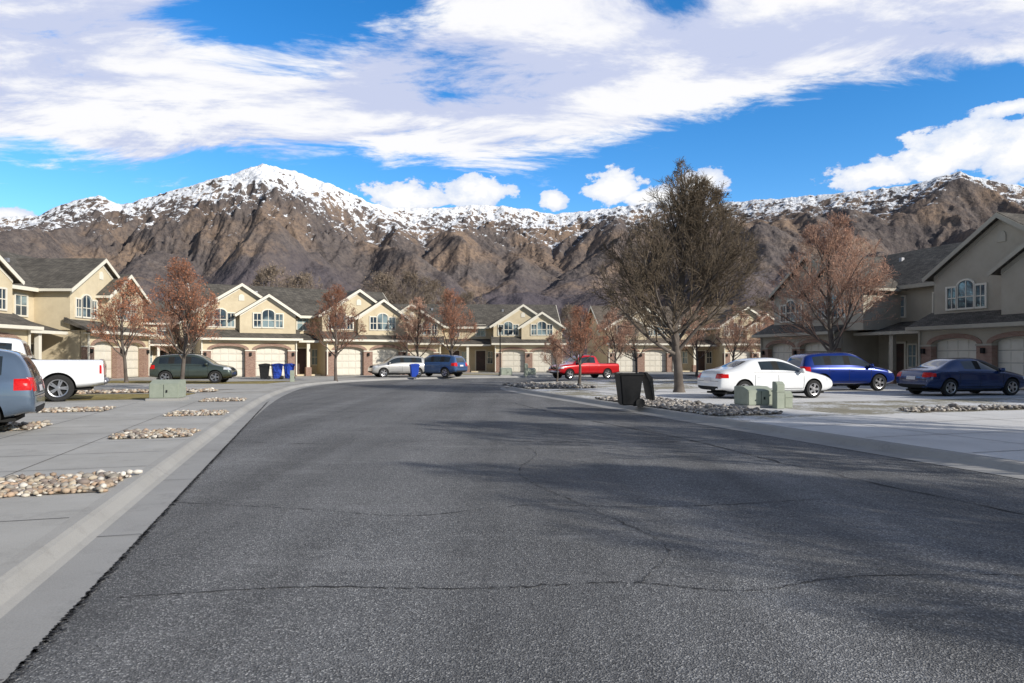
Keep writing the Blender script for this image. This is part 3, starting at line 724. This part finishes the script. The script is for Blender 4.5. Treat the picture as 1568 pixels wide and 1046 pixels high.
# ------------------------------------------------------------------ street furniture
def bin_(x,y,rz,mat,name='trash_bin',open_=False,scale=1.):
    par=empty(name,(x,y,.135),rz,scale)
    a=Acc(); b0,b1,hh=.24,.33,.95
    a.add([(-b0,-b0,.06),(b0,-b0,.06),(b0,b0,.06),(-b0,b0,.06),(-b1,-b1,hh),(b1,-b1,hh),(b1,b1,hh),(-b1,b1,hh)],[(3,2,1,0),(4,5,6,7),(0,1,5,4),(1,2,6,5),(2,3,7,6),(3,0,4,7)])
    a.obj('body',mat,par,bev=.03)
    r=Acc(); r.box(-.36,.36,-.36,.36,hh-.05,hh+.0); r.obj('rim',mat,par,bev=.015)
    l=Acc()
    if open_:
        l.prismy([(.37,hh+.02),(.43,hh+.04),(.60,hh-.12),(.66,.22),(.60,.2),(.5,hh-.25)],-.34,.34)
    else: l.prismy([(-.38,hh+.004),(.38,hh+.004),(.34,hh+.09),(.1,hh+.13),(-.34,hh+.07)],-.36,.36)
    l.obj('lid',mat,par,bev=.012)
    hd=Acc(); hd.box(.34,.42,-.25,.25,hh-.03,hh+.01); hd.obj('handle',mat,par,bev=.01)
    wl=Acc()
    for sy in (-.3,.26):
        v,f=lathe([(0,0),(0,.13),(.05,.13),(.05,0)],16); wl.add([(q[0]+.26,q[1]+sy,q[2]+.13) for q in v],f)
    wl.obj('wheels',M['rubber'],par)
bin_(3.45,20.2,.1,M['black_plastic'],open_=True,scale=1.05)
bin_(-15.7,45.6,.5,M['blue_plastic'],name='recycling_bin'); bin_(-15.0,45.9,.4,M['blue_plastic'],name='recycling_bin'); bin_(-16.4,45.2,.4,M['black_plastic'])
bin_(-7.05,49.3,.3,M['blue_plastic'],name='recycling_bin',scale=.95)
def ubox(x,y,rz,w,d,h,name='utility_box'):
    par=empty(name,(x,y,.13),rz)
    a=Acc(); a.prismx([(-d/2,.08),(d/2,.08),(d/2,h),(-d*.1,h),(-d/2,h*.82)],-w/2,w/2); a.obj('cabinet',M['box_green'],par,bev=.02)
    b_=Acc(); b_.box(-w/2-.08,w/2+.08,-d/2-.08,d/2+.08,-.02,.08); b_.obj('pad',M['kerb'],par)
    c=Acc(); c.box(-.006,.006,-d/2-.006,-d/2-.001,.12,h*.78); c.box(.08,.12,-d/2-.03,-d/2-.001,h*.4,h*.52); c.obj('latch',M['dark'],par)
def pedestal(x,y,rz,h=.85,name='cable_pedestal'):
    par=empty(name,(x,y,.13),rz); a=Acc(); a.prismx([(-.12,0),(.12,0),(.12,h),(-.02,h),(-.12,h-.08)],-.13,.13); a.obj('post',M['box_green'],par,bev=.015)
    b_=Acc(); b_.box(-.15,.15,-.14,.14,h*.62,h*.66); b_.obj('band',M['box_green'],par,bev=.005)
ubox(-11.9,23.6,.15,.95,.8,.70); ubox(7.15,20.2,.25,.85,.75,.62); pedestal(7.65,19.6,.2,.78); pedestal(8.0,19.9,.2,.5)
ubox(-.5,54.8,.2,.9,.8,.65); pedestal(1.1,53.9,.3,1.0); pedestal(-13.2,41.,.3,.7); ubox(1.5,56.5,.2,.8,.8,.6)
lp=empty('street_lamp',(-1.0,57.5,.13)); a=Acc(); a.box(-.05,.05,-.05,.05,0,3.6); a.box(-.12,.12,-.12,.12,0,.25); a.obj('post',M['dark'],lp)
a=Acc(); a.prismy([(-.1,3.6),(.1,3.6),(.17,3.95),(0,4.15),(-.17,3.95)],-.13,.13); a.obj('lantern',M['dark'],lp)

# ------------------------------------------------------------------ mountains: stream-power eroded terrain
def hsh(ix,iy,seed):
    h=(ix.astype(np.int64)*374761393+iy.astype(np.int64)*668265263+seed*1442695041)&0x7fffffff
    h=((h^(h>>13))*1274126177)&0x7fffffff
    return ((h^(h>>16))&0xffff)/65535.*2*np.pi
def perlin(x,y,seed=0):
    xi=np.floor(x).astype(np.int64); yi=np.floor(y).astype(np.int64); xf=x-xi; yf=y-yi
    u=xf**3*(xf*(xf*6-15)+10); v=yf**3*(yf*(yf*6-15)+10)
    def g(a,b_): 
        t_=hsh(xi+a,yi+b_,seed); return np.cos(t_)*(xf-a)+np.sin(t_)*(yf-b_)
    return (g(0,0)*(1-u)+g(1,0)*u)*(1-v)+(g(0,1)*(1-u)+g(1,1)*u)*v
def fbm(x,y,o,seed=0,ridge=False,gain=.5):
    s_=0;a=1;t_=0
    for i in range(o):
        n=perlin(x*2**i+i*7.3,y*2**i-i*3.1,seed+i)
        s_=s_+a*((1-np.abs(n)*2) if ridge else n); t_+=a; a*=gain
    return s_/t_
prx=[-900,-500,-200,0,60,110,150,185,240,300,345,402,455,520,565,600,680,740,800,850,930,985,1040,1100,1160,1260,1330,1400,1470,1510,1568,1750,2100,2600]
pry=[380,350,345,332,328,306,299,312,298,281,269,249,262,287,309,318,317,312,318,327,318,311,305,310,305,297,290,281,261,274,284,300,330,380]
def crest_te(azv):
    p=784+1045*np.tan(azv); return (547-np.interp(p,prx,pry))/1045*np.cos(azv)
dx=20.; gx=np.arange(-4200,4201,dx); gy=np.arange(900,5601,dx); nx_,ny_=len(gx),len(gy)
GX,GY=np.meshgrid(gx,gy,indexing='ij'); GR=np.hypot(GX,GY); GA=np.arctan2(GX,GY)
def RB(a): return 1900+120*np.sin(a*9)
def RC(a): return 5100+220*np.sin(a*7+1)-350*np.exp(-((a+.36)/.2)**2)
s_g=(GR-RB(GA))/(RC(GA)-RB(GA))
active=(s_g>0)&(s_g<=1.0)&(np.abs(GA)<R(47))
wall=(s_g>1.0)|(np.abs(GA)>=R(47)); wall&=~(s_g<=0)
teg=crest_te(GA)
h=np.where(active,(.15+.85*np.clip(s_g,0,1)**1.3)*teg*GR*.8+fbm(GX/700,GY/700,5,13)*300*np.clip(s_g*3,0,1)+np.abs(fbm(GX/90,GY/90,2,19))*20,0.)
h=np.where(active,np.maximum(h,1.),0.)
U=np.where(active,30.*(.5+.5*np.clip(s_g,0,1))*(teg/.22)**1.2*np.exp(fbm(GX/1300,GY/1300,2,71)*1.2),0)
Kf=9.5*np.exp(fbm(GX/400,GY/400,3,81)*1.2)
mexp=.24
offx=[(-1,0,1.),(1,0,1.),(0,-1,1.),(0,1,1.),(-1,-1,1.4142),(1,-1,1.4142),(-1,1,1.4142),(1,1,1.4142)]
ids=np.arange(nx_*ny_).reshape(nx_,ny_)
actf=active.ravel()
for it in range(30):
    hp=np.pad(np.where(wall,1e6,h),1,constant_values=1e6); idp=np.pad(ids,1,mode='edge')
    best=np.zeros_like(h); rec=ids.copy(); bd=np.ones_like(h)
    for (ox,oy,dd) in offx:
        hn_=hp[1+ox:1+ox+nx_,1+oy:1+oy+ny_]; sl_=(h-hn_)/dd
        mk=sl_>best; best=np.where(mk,sl_,best); rec=np.where(mk,idp[1+ox:1+ox+nx_,1+oy:1+oy+ny_],rec); bd=np.where(mk,dd,bd)
    hf=h.ravel(); order=np.argsort(hf,kind='stable'); order=order[actf[order]]
    ol=order.tolist(); rl=rec.ravel().tolist(); A_l=[dx*dx]*(nx_*ny_)
    for i in reversed(ol):
        r_=rl[i]
        if r_!=i: A_l[r_]+=A_l[i]
    Aa=np.array(A_l)
    Fv=(Kf.ravel()*Aa**mexp/(dx*bd.ravel())); Fl=Fv.tolist(); hl_=(hf+U.ravel()).tolist(); hold=hf.tolist()
    for i in ol:
        r_=rl[i]
        if r_!=i:
            f_=Fl[i]; hr=hl_[r_]
            if hl_[i]>hr: hl_[i]=(hl_[i]+f_*hr)/(1+f_)
        else: hl_[i]=hold[i]+4.
    h=np.array(hl_).reshape(nx_,ny_)
    hw=np.pad(np.where(wall,np.nan,h),1,constant_values=np.nan)
    nb_=[hw[:-2,1:-1],hw[2:,1:-1],hw[1:-1,:-2],hw[1:-1,2:]]
    lap=sum(np.where(np.isnan(q_),0,q_-h) for q_ in nb_)
    h=np.where(active,h+.12*lap,h)
drain=np.log(Aa.reshape(nx_,ny_))
def blur(F,mask,sig):
    n=int(sig*3/dx); kx=np.exp(-.5*(np.arange(-n,n+1)*dx/sig)**2); kx/=kx.sum()
    def c1(a): return np.apply_along_axis(lambda r:np.convolve(r,kx,mode='same'),1,np.apply_along_axis(lambda r:np.convolve(r,kx,mode='same'),0,a))
    w_=mask.astype(float); return c1(F*w_)/np.maximum(c1(w_),1e-3)
mk_=~wall
hb1=blur(h,mk_,260.); hb2=blur(h,mk_,90.)
h=.40*hb1+.10*hb2+.50*h+ .35*(hb2-hb1)
h=np.where(active,h,0)
na,nr=1150,480
az=np.linspace(R(-45),R(45),na); sr=np.linspace(-.02,1.25,nr)
AZ,SR=np.meshgrid(az,sr,indexing='ij'); rb_,rcc=RB(AZ),RC(AZ)
SRc=np.minimum(SR,.985); RRs=rb_+(rcc-rb_)*SRc
def samp(F,X,Y):
    u=np.clip((X-gx[0])/dx,0,nx_-1.001); v=np.clip((Y-gy[0])/dx,0,ny_-1.001); i=u.astype(int); j=v.astype(int); a=u-i; b_=v-j
    return (F[i,j]*(1-a)+F[i+1,j]*a)*(1-b_)+(F[i,j+1]*(1-a)+F[i+1,j+1]*a)*b_
hz=samp(h,RRs*np.sin(AZ),RRs*np.cos(AZ)); dr=samp(drain,RRs*np.sin(AZ),RRs*np.cos(AZ))
RR=rb_+(rcc-rb_)*SR; X=RR*np.sin(AZ); Y=RR*np.cos(AZ)
te=crest_te(az); TE=te[:,None]
app=np.percentile(np.where(SR<=1,hz/RR,0),99,axis=1)
cor=.93*te/np.maximum(app,.02)
kk=np.hanning(121); kk/=kk.sum(); cor=np.convolve(np.pad(cor,60,mode='edge'),kk,mode='valid')
hz=hz*cor[:,None]
back=(rcc-RR)
wv=fbm(X/500,Y/500,4,201)*230+(fbm(X/160,Y/160,4,203,True)-.7)*150
crest=TE*rcc-np.maximum(back,0)*(.70+.30*fbm(X/800,Y/800,2,207))+wv*np.clip(back/350,0,1)
sm=60.
mx_=np.maximum(hz,crest)+sm*.25*np.clip(1-np.abs(hz-crest)/sm,0,1)**2
mx_=np.where(back>1500,hz,mx_)
hz=mx_
lim=TE*RR*(.82+.16*np.clip(SR,0,1))
over=hz-lim; hz=np.where((over>0)&(SR<.96),lim+over*.12,hz)
hz=np.where(SR<=1,np.minimum(hz,TE*RR),hz)
jag=(fbm(az*60,az*0+3,4,91)*26)[:,None]
hz=hz+jag*np.exp(-((SR-1)/.03)**2)
hz=hz+(fbm(X/75,Y/75,4,51,True,.6)-.72)*28*np.clip(SR*3,0,1)*(.4+.6*np.clip(hz/600,0,1))
hz=np.where(SR>1,TE*rcc+jag-(SR-1)*(rcc-rb_)*.75,hz)
hz=np.where(SR<=0,-3.,hz)
idx=np.arange(na*nr).reshape(na,nr)
q=np.stack([idx[:-1,:-1],idx[1:,:-1],idx[1:,1:],idx[:-1,1:]],-1).reshape(-1,4)
me=bpy.data.meshes.new('mountain')
co=np.stack([X,Y,hz],-1).reshape(-1,3).astype(np.float32)
me.vertices.add(len(co)); me.vertices.foreach_set('co',co.ravel())
me.loops.add(len(q)*4); me.loops.foreach_set('vertex_index',q.ravel().astype(np.int32))
me.polygons.add(len(q)); me.polygons.foreach_set('loop_start',np.arange(0,len(q)*4,4,dtype=np.int32)); me.polygons.foreach_set('loop_total',np.full(len(q),4,dtype=np.int32))
me.update(calc_edges=True); me.polygons.foreach_set('use_smooth',np.ones(len(q),bool))
px=784+1045*np.tan(az)
Hm=(te*RC(az))[:,None]
def attr(n_,arr):
    a=me.attributes.new(n_,'FLOAT','POINT'); a.data.foreach_set('value',arr.ravel().astype(np.float32))
attr('rel',hz/(Hm+1))
snl=np.interp(px,[0,150,250,402,480,560,700,900,1000,1250,1400,1568],[.84,.80,.77,.63,.65,.71,.75,.77,.79,.83,.85,.87])
attr('snl',np.repeat(snl[:,None],nr,1))
attr('gully',np.clip((dr-6)/7,0,1))
m,t,b,tc=newmat('mountain_rock_and_snow',.95,0,.1)
geo=t.n('ShaderNodeNewGeometry'); o=geo.outputs['Position']
def A_(n_): 
    a=t.n('ShaderNodeAttribute'); a.attribute_name=n_; return a.outputs['Fac']
rel_,snl_,gul=A_('rel'),A_('snl'),A_('gully')
n1=t.noise(o,.0028,5,.6); n2=t.noise(o,.014,6,.7); n3=t.noise(o,.05,4,.72)
rock=t.mix(t.mr(n2,.3,.7),(.095,.080,.078),(.19,.16,.145))
rock=t.mix(t.mr(n1,.46,.62,0,.75),rock,(.29,.205,.145))
rock=t.mix(t.mr(n3,.46,.64,0,.65),rock,(.058,.054,.062))
low=t.mr(t.math('ADD',rel_,t.math('MULTIPLY',t.math('SUBTRACT',n1,.5),.45)),.12,.38)
rock=t.mix(low,t.mix(n2,(.078,.068,.084),(.125,.108,.12)),rock)  # cloud shadow and haze on the lower slopes put into the rock colour
sepn=t.n('ShaderNodeSeparateXYZ'); t.lk(geo.outputs['Normal'],sepn.inputs[0])
hh=t.math('SUBTRACT',rel_,snl_)
sv=t.math('ADD',t.math('MULTIPLY',hh,3.2),t.math('MULTIPLY',t.math('SUBTRACT',n2,.5),3.0))
sv=t.math('ADD',sv,t.math('MULTIPLY',t.math('SUBTRACT',sepn.outputs[2],.84),2.2))
sv=t.math('ADD',sv,t.math('MULTIPLY',t.math('SUBTRACT',n3,.5),2.6))
sv=t.math('ADD',sv,t.math('MULTIPLY',gul,.6))
snow=t.math('MULTIPLY',t.mr(sv,.14,.28),t.mr(hh,-.20,-.06))
c=t.mix(snow,rock,(.80,.82,.86))
t.lk(c,b.inputs['Base Color']); bump(t,b,t.math('ADD',n3,n2),1.,11.)
me.materials.append(m); obj('mountain_range',me)

# ------------------------------------------------------------------ sun + sky
sunv=Vector((.82,-.57,0)).normalized(); el=R(25)
sd=Vector((sunv.x*math.cos(el),sunv.y*math.cos(el),math.sin(el)))
sl=bpy.data.lights.new('sun','SUN'); sl.energy=5.; sl.angle=R(.5); sl.color=(1,.945,.855)
so=bpy.data.objects.new('sun',sl); sc.collection.objects.link(so); so.rotation_euler=sd.to_track_quat('Z','Y').to_euler(); so.location=(30,-30,40)
wd=bpy.data.worlds.new('World'); sc.world=wd; wd.use_nodes=True
t=NT(wd.node_tree); bg=wd.node_tree.nodes['Background']; STR=.1; bg.inputs[1].default_value=STR
sky=t.n('ShaderNodeTexSky'); sky.sky_type='NISHITA'; sky.sun_disc=False; sky.sun_elevation=el; sky.sun_rotation=math.atan2(sd.x,sd.y)
sky.altitude=1400; sky.air_density=1.; sky.dust_density=.3; sky.ozone_density=2.
hs=t.n('ShaderNodeHueSaturation'); hs.inputs['Hue'].default_value=.503; hs.inputs['Saturation'].default_value=1.38; hs.inputs['Value'].default_value=2.15; t.lk(sky.outputs[0],hs.inputs['Color'])
tc=t.n('ShaderNodeTexCoord'); sp=t.n('ShaderNodeSeparateXYZ'); t.lk(tc.outputs['Generated'],sp.inputs[0]); dx_,dy,dz=sp.outputs
azn=t.math('ARCTAN2',dx_,dy); eln=t.math('ARCSINE',dz)
frontw=t.math('MULTIPLY',t.mr(dy,-.25,.25,smooth=True),t.mr(eln,.60,.9,1.,0.,smooth=True))  # sky boost limited to the visible part, so the unseen sky adds less ambient
skc=t.mix(frontw,sky.outputs[0],hs.outputs[0])
zz=t.math('ADD',t.math('MAXIMUM',dz,0.),.12)
pl=t.comb(t.math('DIVIDE',dx_,zz),t.math('DIVIDE',dy,zz),0.)
ae=t.comb(azn,t.math('MULTIPLY',eln,1.5),0.)
fc=t.n('ShaderNodeFloatCurve'); t.lk(t.math('DIVIDE',t.math('ADD',azn,.8),1.6),fc.inputs['Value'])
def ang2(px,py): a=math.atan((px-784)/1045); return a,math.atan((547-py)/1045*math.cos(a))
pts=[(-300,250),(0,262),(200,268),(400,262),(600,245),(780,240),(900,215),(1050,190),(1300,135),(1568,95),(1800,60)]
cv=fc.mapping.curves[0]
P=[((ang2(*q)[0]+.8)/1.6,ang2(*q)[1]/.6) for q in pts]
cv.points[0].location=P[0]; cv.points[1].location=P[-1]
for q in P[1:-1]: cv.points.new(*q)
fc.mapping.update()
edge=t.math('MULTIPLY',fc.outputs[0],.6)
nb=t.noise(pl,.6,4,.6,.3); nf=t.noise(t.mapping(pl,(1.,2.0,1)),1.5,8,.66,.5)
de=t.math('SUBTRACT',eln,edge)
cov=t.math('ADD',t.mr(de,-.05,.05,-.34,.33),t.math('MULTIPLY',t.math('SUBTRACT',nb,.5),.9))
cov=t.math('ADD',cov,t.math('MULTIPLY',t.math('SUBTRACT',nf,.5),1.5))
def blob(px,py,w,h):
    a,e=ang2(px,py); c=math.cos(a)**2; wa=w/1045*c; we=h/1045*math.cos(a)
    u=t.math('DIVIDE',t.math('SUBTRACT',azn,a),wa); v=t.math('DIVIDE',t.math('SUBTRACT',eln,e),we)
    return t.math('SUBTRACT',1.,t.math('SQRT',t.math('ADD',t.math('MULTIPLY',u,u),t.math('MULTIPLY',v,v))))
for q,s_ in (((440,30,300,120),.46),((640,0,120,50),.25),((1020,-5,160,50),.25),((60,225,160,40),.18)):
    cov=t.math('SUBTRACT',cov,t.mr(blob(*q),0,1.,0,s_,smooth=True))
band=t.math('MULTIPLY',t.mr(cov,-.04,.22,smooth=True),t.math('MULTIPLY',t.mr(dy,-.2,.15,.10,1.,smooth=True),t.mr(eln,.60,.9,1.,.15,smooth=True)))  # cloud band thinned overhead and behind the camera, unseen, to lower ambient light
cu=None
for q in ((625,300,75,26),(730,295,60,28),(848,306,22,20),(940,288,48,30),(1000,302,70,18),(1075,285,45,30),(1340,268,85,26),(1480,225,110,45),(1560,230,90,60),(1545,165,70,14),(1420,250,80,30),(1720,220,150,60),(20,328,60,14)):
    bb=blob(*q); cu=bb if cu is None else t.math('MAXIMUM',cu,bb)
nc=t.noise(ae,26,6,.62); nc2=t.noise(ae,9,3,.6)
cuv=t.math('ADD',cu,t.math('MULTIPLY',t.math('SUBTRACT',nc,.5),2.1))
cum=t.mr(cuv,.0,.2,smooth=True)
mask=t.math('MAXIMUM',band,cum)
shade=t.math('ADD',t.math('MULTIPLY',t.noise(t.mapping(pl,(1,2.4,1),(.13,.1,0)),1.2,6,.62,.4),1.),t.math('MULTIPLY',t.math('SUBTRACT',nf,.5),1.1))
sh=t.mr(shade,.38,.62,smooth=True)
cc_b=t.mix(sh,(5.9,6.5,8.6),(9.9,9.9,10.1))
cc_c=t.mix(t.mr(t.math('ADD',cuv,t.math('MULTIPLY',t.math('SUBTRACT',nc2,.5),1.2)),.0,.7),(6.4,7.4,9.4),(10.2,10.2,10.2))
cc=t.mix(cum,cc_b,cc_c)
t.lk(t.mix(mask,skc,cc),bg.inputs[0])

# ------------------------------------------------------------------ camera
cd=bpy.data.cameras.new('camera'); cd.lens=24; cd.sensor_width=36; cd.clip_end=30000; cd.clip_start=.05; cd.shift_y=24.5/1568
cam=bpy.data.objects.new('camera',cd); sc.collection.objects.link(cam); cam.location=(0,0,1.6); cam.rotation_euler=(R(90),0,0)
sc.camera=cam
sc.view_settings.view_transform='Standard'; sc.view_settings.look='None'; sc.view_settings.exposure=0
